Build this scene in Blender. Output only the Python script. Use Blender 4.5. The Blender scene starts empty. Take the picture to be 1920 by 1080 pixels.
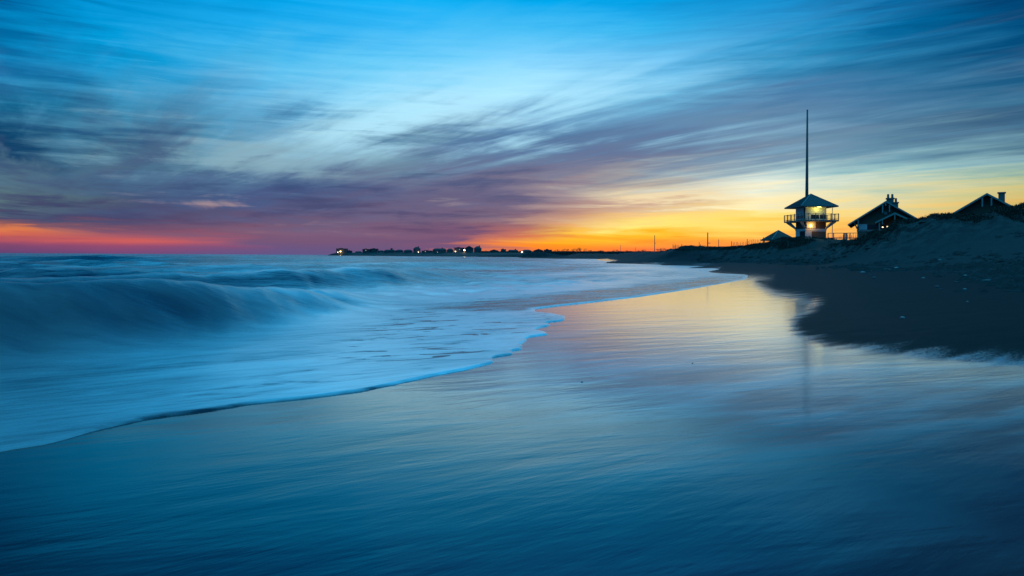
import bpy, math, random
import numpy as np
from mathutils import Vector
random.seed(7)
RNG = np.random.default_rng(11)
C = bpy.context.scene.collection
CAM_H = 1.3
FPX = 1280.0
ROLL = 0.006
PX0, PY0 = 960.0, 480.0
SUN_AZ = math.radians(16.0)      # where the sun went down, clockwise from +Y

# ------------------------------------------------------------------ measuring helpers
def uv(px, py):
    dx, dy = px - PX0, py - PY0
    c, s = math.cos(ROLL), math.sin(ROLL)
    return (dx * c + dy * s) / FPX, -(-dx * s + dy * c) / FPX
def G(px, py, z=0.0):
    u, v = uv(px, py)
    Y = (z - CAM_H) / v
    return (u * Y, Y)
def AT(px, py, Y):
    u, v = uv(px, py)
    return Vector((u * Y, Y, CAM_H + v * Y))

# ------------------------------------------------------------------ noise on the mesh
def _hash(ix, iy, seed):
    h = (ix * 374761393 + iy * 668265263 + seed * 1442695041) & 0xFFFFFFFF
    h = ((h ^ (h >> 13)) * 1274126177) & 0xFFFFFFFF
    return ((h ^ (h >> 16)) & 0xFFFF) / 65535.0
def vnoise(x, y, seed=0):
    x = np.asarray(x, float); y = np.asarray(y, float)
    ix = np.floor(x).astype(np.int64); iy = np.floor(y).astype(np.int64)
    fx = x - ix; fy = y - iy
    fx = fx * fx * (3 - 2 * fx); fy = fy * fy * (3 - 2 * fy)
    a = _hash(ix, iy, seed); b = _hash(ix + 1, iy, seed); c = _hash(ix, iy + 1, seed); d = _hash(ix + 1, iy + 1, seed)
    return (a * (1 - fx) + b * fx) * (1 - fy) + (c * (1 - fx) + d * fx) * fy
def fbm(x, y, seed=0, octs=4):
    s = 0; a = .5; t = 0
    for k in range(octs):
        s = s + a * vnoise(x * 2 ** k, y * 2 ** k, seed + k * 17); t += a; a *= .5
    return s / t
def sstep(a, b, x):
    t = np.clip((x - a) / (b - a), 0, 1)
    return t * t * (3 - 2 * t)

# ------------------------------------------------------------------ object helpers
def tag(o, label=None, cat=None, group=None, kind=None):
    if label: o['label'] = label
    if cat: o['category'] = cat
    if group: o['group'] = group
    if kind: o['kind'] = kind
    return o
def empty(name, loc, rz=0.0, label=None, cat=None, group=None):
    o = bpy.data.objects.new(name, None); C.objects.link(o)
    o.location = loc; o.rotation_euler = (0, 0, rz)
    return tag(o, label, cat, group)
class MB:
    def __init__(s): s.v = []; s.f = []
    def add(s, vs, fs):
        b = len(s.v); s.v += [tuple(v) for v in vs]; s.f += [tuple(b + i for i in f) for f in fs]; return s
    def box(s, x0, x1, y0, y1, z0, z1):
        vs = [(x, y, z) for z in (z0, z1) for y in (y0, y1) for x in (x0, x1)]
        return s.add(vs, [(0, 2, 3, 1), (4, 5, 7, 6), (0, 1, 5, 4), (2, 6, 7, 3), (0, 4, 6, 2), (1, 3, 7, 5)])
    def beam(s, a, b, w, h=None, up=(0, 0, 1)):
        a = Vector(a); b = Vector(b); h = h or w; d = (b - a).normalized(); up = Vector(up)
        if abs(d.dot(up)) > .98: up = Vector((0, 1, 0))
        r = d.cross(up).normalized(); u = r.cross(d)
        vs = [p + r * i * w / 2 + u * j * h / 2 for p in (a, b) for i, j in ((-1, -1), (1, -1), (1, 1), (-1, 1))]
        return s.add(vs, [(0, 3, 2, 1), (4, 5, 6, 7), (0, 1, 5, 4), (1, 2, 6, 5), (2, 3, 7, 6), (3, 0, 4, 7)])
    def tube(s, a, b, r0, r1, n=8):
        a = Vector(a); b = Vector(b); d = (b - a).normalized()
        r = d.cross(Vector((0, 0, 1)) if abs(d.z) < .9 else Vector((1, 0, 0))).normalized(); u = r.cross(d)
        vs = [p + (r * math.cos(t) + u * math.sin(t)) * rr for p, rr in ((a, r0), (b, r1)) for t in [2 * math.pi * k / n for k in range(n)]]
        fs = [(k, (k + 1) % n, n + (k + 1) % n, n + k) for k in range(n)]
        return s.add(vs, fs + [tuple(range(n))[::-1], tuple(range(n, 2 * n))])
    def prism(s, poly, y0, y1):          # polygon in xz, from y0 to y1
        n = len(poly)
        vs = [(x, y0, z) for x, z in poly] + [(x, y1, z) for x, z in poly]
        return s.add(vs, [tuple(range(n)), tuple(range(n, 2 * n))[::-1]] + [(k, n + k, n + (k + 1) % n, (k + 1) % n) for k in range(n)])
    def build(s, name, mat, parent=None, smooth=False):
        me = bpy.data.meshes.new(name); me.from_pydata(s.v, [], s.f); me.validate(); me.update()
        me.materials.append(mat)
        if smooth: me.polygons.foreach_set('use_smooth', [True] * len(me.polygons))
        o = bpy.data.objects.new(name, me); C.objects.link(o)
        if parent: o.parent = parent
        return o
def grid_mesh(name, X, Y, Z, mat, attrs, keep=None):
    nr, nc = X.shape
    me = bpy.data.meshes.new(name)
    idx = np.arange(nr * nc).reshape(nr, nc)
    q = np.stack([idx[:-1, :-1], idx[:-1, 1:], idx[1:, 1:], idx[1:, :-1]], -1).reshape(-1, 4)
    if keep is not None:
        k = keep.ravel(); q = q[k[q].any(1)]
    me.vertices.add(nr * nc)
    me.vertices.foreach_set('co', np.stack([X, Y, Z], -1).astype(np.float32).ravel())
    me.loops.add(q.size); me.loops.foreach_set('vertex_index', q.ravel().astype(np.int32))
    me.polygons.add(len(q)); me.polygons.foreach_set('loop_start', (np.arange(len(q)) * 4).astype(np.int32))
    me.update(calc_edges=True)
    me.polygons.foreach_set('use_smooth', np.ones(len(q), bool))
    for n, a in attrs.items():
        at = me.attributes.new(n, 'FLOAT', 'POINT'); at.data.foreach_set('value', a.astype(np.float32).ravel())
    me.materials.append(mat)
    o = bpy.data.objects.new(name, me); C.objects.link(o)
    return o

# ------------------------------------------------------------------ node helpers
class N:
    def __init__(s, tree): s.t = tree; s.l = tree.links
    def n(s, typ, **kw):
        nd = s.t.nodes.new(typ)
        for k, v in kw.items(): setattr(nd, k, v)
        return nd
    def set(s, sock, v):
        if isinstance(v, bpy.types.NodeSocket): s.l.new(v, sock)
        elif v is not None: sock.default_value = v
    def m(s, op, a, b=None, c=None, clamp=False):
        nd = s.n('ShaderNodeMath', operation=op, use_clamp=clamp)
        for i, v in enumerate((a, b, c)): s.set(nd.inputs[i], v)
        return nd.outputs[0]
    def rng(s, v, a, b, c=0.0, d=1.0, smooth=True):
        nd = s.n('ShaderNodeMapRange', interpolation_type='SMOOTHSTEP' if smooth else 'LINEAR')
        for i, x in enumerate((v, a, b, c, d)): s.set(nd.inputs[i], x)
        return nd.outputs[0]
    def mix(s, f, a, b, blend='MIX'):
        nd = s.n('ShaderNodeMix', data_type='RGBA', blend_type=blend)
        s.set(nd.inputs[0], f); s.set(nd.inputs[6], a); s.set(nd.inputs[7], b)
        return nd.outputs[2]
    def noise(s, vec, scale, detail=4, rough=.5, dist=0.0):
        nd = s.n('ShaderNodeTexNoise'); s.set(nd.inputs['Vector'], vec)
        nd.inputs['Scale'].default_value = scale; nd.inputs['Detail'].default_value = detail
        nd.inputs['Roughness'].default_value = rough; nd.inputs['Distortion'].default_value = dist
        return nd.outputs['Fac']
    def mapping(s, vec, rot=0.0, scale=(1, 1, 1), loc=(0, 0, 0)):
        a = s.n('ShaderNodeMapping'); s.set(a.inputs[0], vec); a.inputs['Rotation'].default_value = (0, 0, rot)
        b = s.n('ShaderNodeMapping'); s.l.new(a.outputs[0], b.inputs[0]); b.inputs['Scale'].default_value = scale; b.inputs['Location'].default_value = loc
        return b.outputs[0]
def lin(c):
    return tuple((x / 255 / 12.92 if x / 255 <= .04045 else ((x / 255 + .055) / 1.055) ** 2.4) for x in c) + (1.0,)
def pmat(name, col, rough=.8, noise=0.0, nscale=3.0, bump=0.0, **kw):
    m = bpy.data.materials.new(name); m.use_nodes = True; g = N(m.node_tree)
    b = m.node_tree.nodes['Principled BSDF']
    b.inputs['Base Color'].default_value = (*col, 1); b.inputs['Roughness'].default_value = rough
    for k, v in kw.items(): b.inputs[k].default_value = v
    if noise or bump:
        tc = g.n('ShaderNodeTexCoord').outputs['Object']
        f = g.noise(tc, nscale, 5, .6)
        if noise:
            g.set(b.inputs['Base Color'], g.mix(f, (*[c * (1 - noise) for c in col], 1), (*[min(1, c * (1 + noise)) for c in col], 1)))
        if bump:
            bp = g.n('ShaderNodeBump'); bp.inputs['Strength'].default_value = bump; bp.inputs['Distance'].default_value = .02
            g.set(bp.inputs['Height'], f); g.set(b.inputs['Normal'], bp.outputs[0])
    return m

# ================================================================== SKY
def make_world():
    w = bpy.data.worlds.new("World"); bpy.context.scene.world = w; w.use_nodes = True
    w.node_tree.nodes.clear(); g = N(w.node_tree)
    d = g.n('ShaderNodeTexCoord').outputs['Generated']
    sx = g.n('ShaderNodeSeparateXYZ'); g.set(sx.inputs[0], d); x, y, z = sx.outputs
    hyp = g.m('SQRT', g.m('ADD', g.m('MULTIPLY', x, x), g.m('MULTIPLY', y, y)))
    te = g.m('DIVIDE', g.m('MAXIMUM', z, 0.0), g.m('MAXIMUM', hyp, 0.001))
    az = g.m('ARCTAN2', x, y)
    # cloud plane: parallel bands run towards a point on the left of the horizon
    zz = g.m('ADD', g.m('MAXIMUM', z, 0.0), 0.045)
    cb = g.n('ShaderNodeCombineXYZ'); g.set(cb.inputs[0], g.m('DIVIDE', x, zz)); g.set(cb.inputs[1], g.m('DIVIDE', y, zz))
    A = math.radians(-40)
    P = cb.outputs[0]
    st1 = g.noise(g.mapping(P, A, (1.0, .16, 1), (3.1, 7.7, 0)), 1.0, 7, .56, .35)     # wide bands
    st2 = g.noise(g.mapping(P, A, (2.6, .5, 1), (9.4, 1.2, 2)), 1.1, 8, .6, .5)       # fine wisps
    st3 = g.noise(g.mapping(P, A + .25, (1.1, .5, 1), (2.0, 4.0, 5)), 1.0, 6, .62, .8)     # billows
    # low layer, flat bars near the horizon
    cz = g.n('ShaderNodeCombineXYZ'); g.set(cz.inputs[0], az); g.set(cz.inputs[1], g.m('MULTIPLY', te, 9.0))
    bars = g.noise(g.mapping(cz.outputs[0], -.05, (1.6, 1.5, 1), (5.3, 2.4, 3)), 2.0, 4, .55, .45)
    low = g.noise(g.mapping(cz.outputs[0], -.03, (2.4, 3.6, 1), (1.3, .4, 0)), 2.2, 6, .6, .5)
    up = g.rng(te, 0.02, 0.16)
    s1 = g.m('SUBTRACT', st1, .5); s2 = g.m('SUBTRACT', st2, .5); s3 = g.m('SUBTRACT', st3, .5); sl = g.m('SUBTRACT', low, .5); sb = g.m('SUBTRACT', bars, .5)
    # clouds push the colour field up and down
    amp = g.m('MULTIPLY', up, g.rng(te, .20, .38, .14, .07))
    off = g.m('MULTIPLY', g.m('ADD', g.m('MULTIPLY', s1, .9), g.m('ADD', g.m('MULTIPLY', s3, .3), g.m('ADD', g.m('MULTIPLY', s2, .6), g.m('MULTIPLY', sb, .2)))), amp)
    lowamp = g.m('MULTIPLY', g.m('MULTIPLY', g.rng(te, 0.005, .05), g.m('SUBTRACT', 1.0, up)), .10)
    off = g.m('ADD', off, g.m('MULTIPLY', g.m('ADD', sl, g.m('MULTIPLY', g.rng(az, -.05, -.3), .22)), lowamp))
    te2 = g.m('MAXIMUM', g.m('ADD', te, off), 0.0)
    az2 = g.m('ADD', az, g.m('ADD', g.m('MULTIPLY', g.m('ADD', s3, s1), g.m('MULTIPLY', up, .18)), g.m('MULTIPLY', sl, .32)))
    pos = g.m('DIVIDE', te2, g.m('ADD', te2, .5))
    cols = {
     -300: [(-500,(0,40,85)),(-150,(0,58,105)),(0,(0,75,125)),(120,(0,90,140)),(240,(8,60,100)),(330,(70,95,115)),(390,(110,75,90)),(420,(200,95,80)),(455,(140,70,100)),(474,(85,60,105))],
     0: [(-500,(0,30,72)),(-150,(0,56,105)),(0,(0,82,136)),(60,(0,98,150)),(120,(2,104,156)),(180,(22,105,145)),(240,(14,72,110)),(285,(14,62,100)),(312,(85,120,135)),(345,(88,115,122)),(372,(62,72,105)),(395,(135,88,92)),(400,(180,105,85)),(414,(218,122,76)),(428,(205,100,80)),(446,(158,76,98)),(459,(124,70,108)),(474,(98,66,112))],
     240: [(-500,(0,46,96)),(-150,(0,84,145)),(0,(0,132,192)),(60,(0,142,200)),(120,(12,142,196)),(180,(52,142,186)),(240,(62,130,165)),(290,(80,124,150)),(325,(68,98,130)),(355,(64,82,118)),(385,(78,76,110)),(410,(118,80,105)),(432,(165,88,102)),(448,(205,94,90)),(460,(148,74,108)),(475,(112,72,116))],
     480: [(-500,(0,62,120)),(-150,(0,98,168)),(0,(0,150,215)),(60,(28,156,216)),(120,(70,170,216)),(180,(94,170,210)),(240,(98,156,190)),(290,(132,168,186)),(322,(80,110,145)),(352,(70,88,130)),(382,(94,86,120)),(412,(124,90,115)),(445,(115,84,118)),(476,(96,84,132))],
     720: [(-500,(0,76,142)),(-150,(0,108,182)),(0,(0,160,225)),(60,(52,168,225)),(120,(95,186,226)),(180,(132,200,230)),(245,(165,210,224)),(290,(104,142,166)),(322,(104,124,150)),(352,(88,98,134)),(385,(106,94,125)),(415,(116,90,120)),(445,(116,84,116)),(477,(100,84,125))],
     840: [(-500,(0,80,148)),(-150,(0,112,186)),(0,(0,160,224)),(60,(66,174,226)),(120,(108,192,230)),(180,(150,206,232)),(225,(160,205,222)),(262,(98,136,168)),(302,(98,118,150)),(340,(104,104,134)),(380,(104,96,127)),(420,(118,92,118)),(450,(122,84,114)),(477,(108,82,124))],
     1080: [(-500,(0,76,148)),(-150,(0,106,182)),(0,(0,152,216)),(60,(55,170,222)),(120,(98,182,226)),(180,(128,190,220)),(220,(100,150,185)),(262,(85,118,155)),(302,(100,114,148)),(340,(138,132,146)),(372,(165,142,144)),(400,(190,145,125)),(420,(232,170,110)),(438,(255,200,62)),(456,(255,158,26)),(480,(246,108,48))],
     960: [(-500,(0,80,150)),(-150,(0,110,185)),(0,(0,156,220)),(60,(70,176,225)),(120,(118,195,234)),(175,(150,210,234)),(215,(112,162,196)),(260,(80,116,156)),(300,(95,114,150)),(340,(115,110,136)),(380,(106,100,130)),(410,(140,110,124)),(430,(165,108,108)),(448,(215,120,84)),(462,(255,140,40)),(478,(240,104,58))],
     1200: [(-500,(0,68,138)),(-150,(0,100,175)),(0,(0,146,210)),(60,(28,160,215)),(120,(70,165,215)),(180,(100,170,206)),(220,(94,140,176)),(262,(90,120,155)),(302,(108,116,145)),(338,(170,168,164)),(370,(238,215,172)),(386,(205,170,145)),(400,(246,200,125)),(422,(255,232,122)),(446,(255,190,42)),(468,(252,120,60)),(481,(240,100,60))],
     1440: [(-500,(0,56,115)),(-150,(0,84,150)),(0,(0,126,186)),(60,(10,134,190)),(120,(38,130,175)),(180,(70,116,155)),(232,(95,130,160)),(282,(112,136,160)),(312,(172,200,204)),(342,(226,234,218)),(370,(250,236,190)),(400,(255,226,130)),(428,(255,204,88)),(455,(252,155,70)),(482,(245,120,70))],
     1680: [(-500,(0,38,85)),(-150,(0,60,112)),(0,(0,92,145)),(60,(0,95,145)),(120,(28,100,142)),(180,(58,108,145)),(232,(76,115,145)),(272,(112,156,175)),(312,(156,195,195)),(350,(202,210,180)),(390,(236,210,140)),(430,(242,186,100)),(484,(240,140,80))],
     1920: [(-500,(0,24,60)),(-150,(0,38,80)),(0,(0,62,106)),(60,(0,68,112)),(120,(6,74,116)),(180,(40,100,135)),(216,(58,95,126)),(252,(90,130,150)),(292,(130,170,180)),(332,(152,180,160)),(362,(195,190,126)),(396,(202,172,92)),(484,(190,120,70))],
     2300: [(-500,(0,28,70)),(-150,(0,38,82)),(0,(0,50,95)),(120,(5,60,105)),(240,(35,80,110)),(330,(80,105,110)),(400,(120,110,85)),(484,(100,75,65))],
    }
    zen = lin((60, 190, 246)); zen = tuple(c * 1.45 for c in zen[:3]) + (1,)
    prev = None; pa = None
    for px, stops in sorted(cols.items()):
        a = math.atan((px - 960) / FPX); ca = math.cos(a)
        r = g.n('ShaderNodeValToRGB'); r.color_ramp.interpolation = 'EASE' if 0 else 'LINEAR'
        el = r.color_ramp.elements
        hz = 480 + ROLL * (px - 960)
        lst = []
        for py, c in stops:
            t = max(0, (hz - py) / FPX * ca); lst.append((t / (t + .5), lin(c)))
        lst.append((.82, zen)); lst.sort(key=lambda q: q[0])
        el[0].position = lst[0][0]; el[0].color = lst[0][1]
        el[1].position = lst[-1][0]; el[1].color = lst[-1][1]
        for p_, c in lst[1:-1]:
            e = el.new(p_); e.color = c
        g.set(r.inputs[0], pos)
        if prev is None: prev = r.outputs[0]
        else: prev = g.mix(g.rng(az2, pa, a, smooth=False), prev, r.outputs[0])
        pa = a
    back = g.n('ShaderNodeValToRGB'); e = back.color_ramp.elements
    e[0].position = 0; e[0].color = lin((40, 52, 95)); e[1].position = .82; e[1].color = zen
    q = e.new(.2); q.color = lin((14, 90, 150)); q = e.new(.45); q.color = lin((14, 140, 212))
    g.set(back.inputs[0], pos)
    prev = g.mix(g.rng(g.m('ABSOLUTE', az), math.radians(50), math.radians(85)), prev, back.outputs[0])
    # light and dark streaks over the field
    hi = g.m('MULTIPLY', up, g.rng(g.m('SUBTRACT', te, g.m('MULTIPLY', az, .10)), .36, .20))
    kk = g.m('ADD', g.m('MULTIPLY', st1, .46), g.m('ADD', g.m('MULTIPLY', st2, .40), g.m('MULTIPLY', st3, .14)))
    pp = g.m('DIVIDE', g.m('SUBTRACT', g.m('MULTIPLY', x, math.cos(A)), g.m('MULTIPLY', y, math.sin(A))), zz)
    pp = g.m('ADD', pp, g.m('MULTIPLY', s1, 1.6))
    gau = g.m('MULTIPLY', g.rng(g.m('ABSOLUTE', g.m('SUBTRACT', pp, 2.2)), .75, .1), .11)
    lite = g.m('MULTIPLY', g.rng(g.m('ADD', kk, gau), .49, .63), g.m('MULTIPLY', hi, g.m('MULTIPLY', g.rng(g.m('ABSOLUTE', g.m('ADD', az, .02)), .60, .1, .12, .75), g.m('MULTIPLY', g.rng(te, .10, .17), g.rng(te, .35, .20, .25, 1)))))
    prev = g.mix(lite, prev, lin((170, 220, 240)))
    dark = g.m('MULTIPLY', g.m('MULTIPLY', g.rng(kk, .48, .36), g.m('MAXIMUM', g.rng(te, .11, .2), g.rng(az, .15, -.05))), g.m('MULTIPLY', hi, g.rng(te, .16, .28, .40, .14)))
    dcol = g.mix(g.rng(te, .05, .30), lin((80, 82, 114)), lin((14, 98, 150)))
    prev = g.mix(dark, prev, dcol)
    mid = g.m('MULTIPLY', g.rng(te, .02, .05), g.m('MULTIPLY', g.rng(te, .27, .15), g.rng(az, .15, -.1)))
    kb = g.m('ADD', g.m('MULTIPLY', bars, .45), g.m('ADD', g.m('MULTIPLY', low, .25), g.m('MULTIPLY', st3, .30)))
    prev = g.mix(g.m('MULTIPLY', g.rng(kb, .52, .64), g.m('MULTIPLY', mid, .6)), prev, g.mix(g.rng(te, .03, .12), lin((210, 140, 118)), lin((132, 168, 180))))
    prev = g.mix(g.m('MULTIPLY', g.rng(kb, .50, .38), g.m('MULTIPLY', mid, .65)), prev, g.mix(g.rng(te, .03, .16), lin((66, 64, 104)), lin((36, 84, 128))))
    k2 = g.m('ADD', 1.0, g.m('MULTIPLY', sl, g.m('MULTIPLY', g.rng(te, .01, .03), g.m('MULTIPLY', .3, g.m('SUBTRACT', 1.0, up)))))
    mul = g.n('ShaderNodeVectorMath', operation='SCALE'); g.set(mul.inputs[0], prev); g.set(mul.inputs['Scale'], g.m('MULTIPLY', k2, g.m('MULTIPLY', g.rng(te, .12, .25, 1.06, 1.24), g.rng(te, .42, .6, 1.0, .85))))
    # physical twilight sky underneath
    sk = g.n('ShaderNodeTexSky', sky_type='NISHITA'); sk.sun_disc = False
    sk.sun_elevation = math.radians(0.5); sk.sun_rotation = SUN_AZ; sk.altitude = 0; sk.ozone_density = 3
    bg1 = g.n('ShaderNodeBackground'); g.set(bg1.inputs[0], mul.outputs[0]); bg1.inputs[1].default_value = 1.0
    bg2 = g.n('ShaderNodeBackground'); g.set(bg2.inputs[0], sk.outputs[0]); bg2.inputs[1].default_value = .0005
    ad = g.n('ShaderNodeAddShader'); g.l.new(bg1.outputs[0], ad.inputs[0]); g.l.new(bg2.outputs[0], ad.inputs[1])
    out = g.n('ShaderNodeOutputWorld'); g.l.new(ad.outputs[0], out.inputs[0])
make_world()

sun = bpy.data.lights.new('sun', 'SUN'); sun.energy = .006; sun.angle = math.radians(60); sun.color = (1, .6, .4)
so = bpy.data.objects.new('sun', sun); C.objects.link(so)
so.rotation_euler = (math.radians(82.0), 0, math.pi - SUN_AZ)

# ================================================================== GROUND SHAPES
def table(pts):
    g = sorted([(G(*p)[::-1]) for p in pts])
    return np.array([a for a, b in g]), np.array([b for a, b in g])
EDGE = [(-700,1045),(-300,930),(0,850),(100,834),(200,808),(300,786),(400,773),(500,758),(600,748),(700,734),(760,722),(830,706),(890,692),(950,672),(990,648),(1020,628),(1038,612),(1056,600),(1066,593),(1045,588),(1010,585),(1010,579),(1100,569),(1200,557),(1300,542),(1400,524)]
eY, eX = table(EDGE)
eY = np.concatenate([eY, [50, 62, 94, 125, 260, 360, 720, 900, 1150, 1300, 20000]])
eX = np.concatenate([eX, [17.5, 20, 27, 22, 32, 47, 47, -45, -237, -372, -372]])
bY = np.array([2, 5, 7, 8.4, 9, 10, 12.3, 17.5, 37, 45, 70, 94, 125, 180, 260, 360, 720, 900, 1150, 1300, 20000.])
bX = np.array([24, 14, 9, 6.3, 5.4, 4.9, 5.2, 7.7, 13.8, 16, 20, 25, 22, 28, 37, 48, 50, -42, -234, -368, -368.])
def shore_e(Y): return np.interp(Y, eY, eX)
def shore_b(Y):
    return (np.interp(Y * .96, bY, bX) + np.interp(Y, bY, bX) + np.interp(Y * 1.04, bY, bX)) / 3
RIDGES = [  # (px, py, Y), width   dune crests, heights read from the picture
    ([(2150, 372, 62), (1920, 384, 68), (1880, 390, 69), (1800, 403, 70), (1755, 404, 71), (1715, 413, 72), (1690, 425, 73), (1655, 440, 76), (1600, 452, 80)], 6.5),
    ([(1640, 449, 96), (1590, 450, 102), (1540, 447, 108), (1500, 444, 109), (1472, 446, 110), (1440, 455, 112), (1400, 462, 116), (1350, 464, 122), (1315, 463, 128), (1290, 462, 132), (1262, 468, 140), (1235, 474, 155)], 6.0),
    ([(1235, 473, 190), (1180, 472, 240), (1130, 473, 330), (1060, 473, 600), (1000, 473, 800)], 26.0),
    ([(1000, 473.5, 850), (930, 473, 980), (850, 473, 1150), (700, 473, 1260), (640, 474, 1290), (618, 475.8, 1300), (607, 477.2, 1305)], 38.0),
]
RW = [([tuple(AT(*p)) for p in pts], w) for pts, w in RIDGES]
def land_z(X, Y, want_dune=False):
    xb = shore_b(Y)
    sl = np.abs(np.gradient(np.interp(np.linspace(2, 60, 50), bY, bX)))
    d = X - xb
    z = np.where(d > 0, .045 * d + .0006 * np.clip(d, 0, 20) ** 2, 0)
    z = 1.6 * np.tanh(z / 1.6) + 2.7 * sstep(10.5, 29, d) * (1 - .45 * sstep(120, 230, Y))
    xe = shore_e(Y)
    de = xe - X
    z = np.where(de > 0, -.02 * de, z)
    z = np.maximum(z, -2.5)
    z = z + np.where((de < 0) & (d < 0), 0.012 * sstep(0, 2.0, np.minimum(-de, -d)) * 0, 0)
    base0 = z
    for pts, w in RW:
        for (x0, y0, z0), (x1, y1, z1) in zip(pts[:-1], pts[1:]):
            dx, dy = x1 - x0, y1 - y0
            t = np.clip(((X - x0) * dx + (Y - y0) * dy) / (dx * dx + dy * dy), 0, 1)
            r = np.hypot(X - x0 - t * dx, Y - y0 - t * dy)
            side = (X - x0) * dy - (Y - y0) * dx
            zc = z0 + t * (z1 - z0)
            h = zc * np.exp(-(r / w) ** 2) * (sstep(0, 9, d) if w > 20 else 1.0)
            z = np.maximum(z, h) + .0
    # rough, trampled upper beach and hummocks of the dunes
    rough = sstep(9, 16, d)
    z = z + rough * (.12 * (fbm(X * 1.3, Y * .5, 3, 4) - .5) + .05 * (fbm(X * 4, Y * 1.6, 5, 3) - .5))
    bump_h = z - base0
    dune = sstep(.25, 1.2, bump_h) * (Y < 400)
    z = z + dune * (1 - .6 * sstep(82, 95, Y)) * (.85 * (fbm(X * .4, Y * .3, 9, 4) - .62) + .9 * (fbm(X * 1.0, Y * .7, 19, 4) - .58))
    return (z, dune) if want_dune else z

WAVES = [   # crest points (X, Y, height), front width, back width
    ([(-11, 5.5, .62), (-8.2, 7.2, .72), (-6.7, 9.6, .78), (-5.8, 12.2, .70), (-5.0, 15, .46), (-4.4, 18, .24), (-4.0, 21, .08), (-4, 24, 0)], 1.7, 2.2),
    ([(-17, 16, .45), (-12, 20, .55), (-8.4, 24, .68), (-6.2, 29, .68), (-4.5, 34, .52), (-3.2, 40, .28), (-2, 48, 0)], 2.6, 4.0),
    ([(-34, 36, .25), (-24, 43, .4), (-15, 52, .55), (-8, 62, .62), (-3, 72, .5), (1, 84, .3), (4, 98, 0)], 3.6, 7),
    ([(-80, 84, .3), (-50, 100, .45), (-28, 118, .55), (-12, 140, .55), (0, 165, .4), (8, 190, 0)], 6, 12),
    ([(-29, 31, .0), (-23.5, 33, .5), (-20, 34.5, .45), (-14, 38, .05)], 1.8, 3.0),
    ([(-46, 52, .1), (-36, 55, .62), (-31, 57, .65), (-25, 61, .1)], 2.4, 4.5),
    ([(-52, 44, .3), (-42, 47, .6), (-35, 50, .4), (-30, 53, .0)], 2.4, 4.5),
    ([(-70, 92, .2), (-58, 96, .6), (-50, 101, .1)], 4, 8),
    ([(-160, 170, .4), (-90, 200, .6), (-40, 235, .6), (0, 290, .4), (20, 340, 0)], 9, 22),
]
def wave_fields(X, Y):
    z = np.zeros_like(X); face = np.zeros_like(X); crest = np.zeros_like(X)
    jig = 1 + .25 * (fbm(X * .25, Y * .25, 31, 3) - .5)
    for k, (pts, wf, wb) in enumerate(WAVES):
        best = np.full(X.shape, 1e9); hh = np.zeros_like(X); sd = np.zeros_like(X)
        for (x0, y0, h0), (x1, y1, h1) in zip(pts[:-1], pts[1:]):
            dx, dy = x1 - x0, y1 - y0
            t = np.clip(((X - x0) * dx + (Y - y0) * dy) / (dx * dx + dy * dy), 0, 1)
            r = np.hypot(X - x0 - t * dx, Y - y0 - t * dy)
            side = ((X - x0) * dy - (Y - y0) * dx)          # + towards the shore
            m = r < best
            best = np.where(m, r, best); hh = np.where(m, h0 + t * (h1 - h0), hh); sd = np.where(m, np.sign(side) * r, sd)
        q = sd * jig
        f = np.where(q > 0, np.exp(-(np.abs(q) / (wf * .62)) ** 2.2), np.exp(-(np.abs(q) / wb) ** 1.7))
        z = np.maximum(z, 0) + hh * f
        face = np.maximum(face, (hh > .02) * np.minimum(1, hh * 1.6) * np.exp(-((q - wf * .55) / (wf * .42)) ** 2))
        crest = np.maximum(crest, np.minimum(1, hh * 1.5) * np.exp(-((q + wf * .1) / (wf * .4)) ** 2))
    return z, face, crest

def persp_grid(y_near, nr1, y_mid, nr2, y_far, umin, umax, nc):
    t = np.concatenate([1 / np.linspace(1 / y_near, 1 / y_mid, nr1), np.geomspace(y_mid, y_far, nr2 + 1)[1:]])
    u = np.linspace(umin, umax, nc)
    Y = np.repeat(t[:, None], nc, 1); X = Y * u[None, :]
    return X, Y

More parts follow.
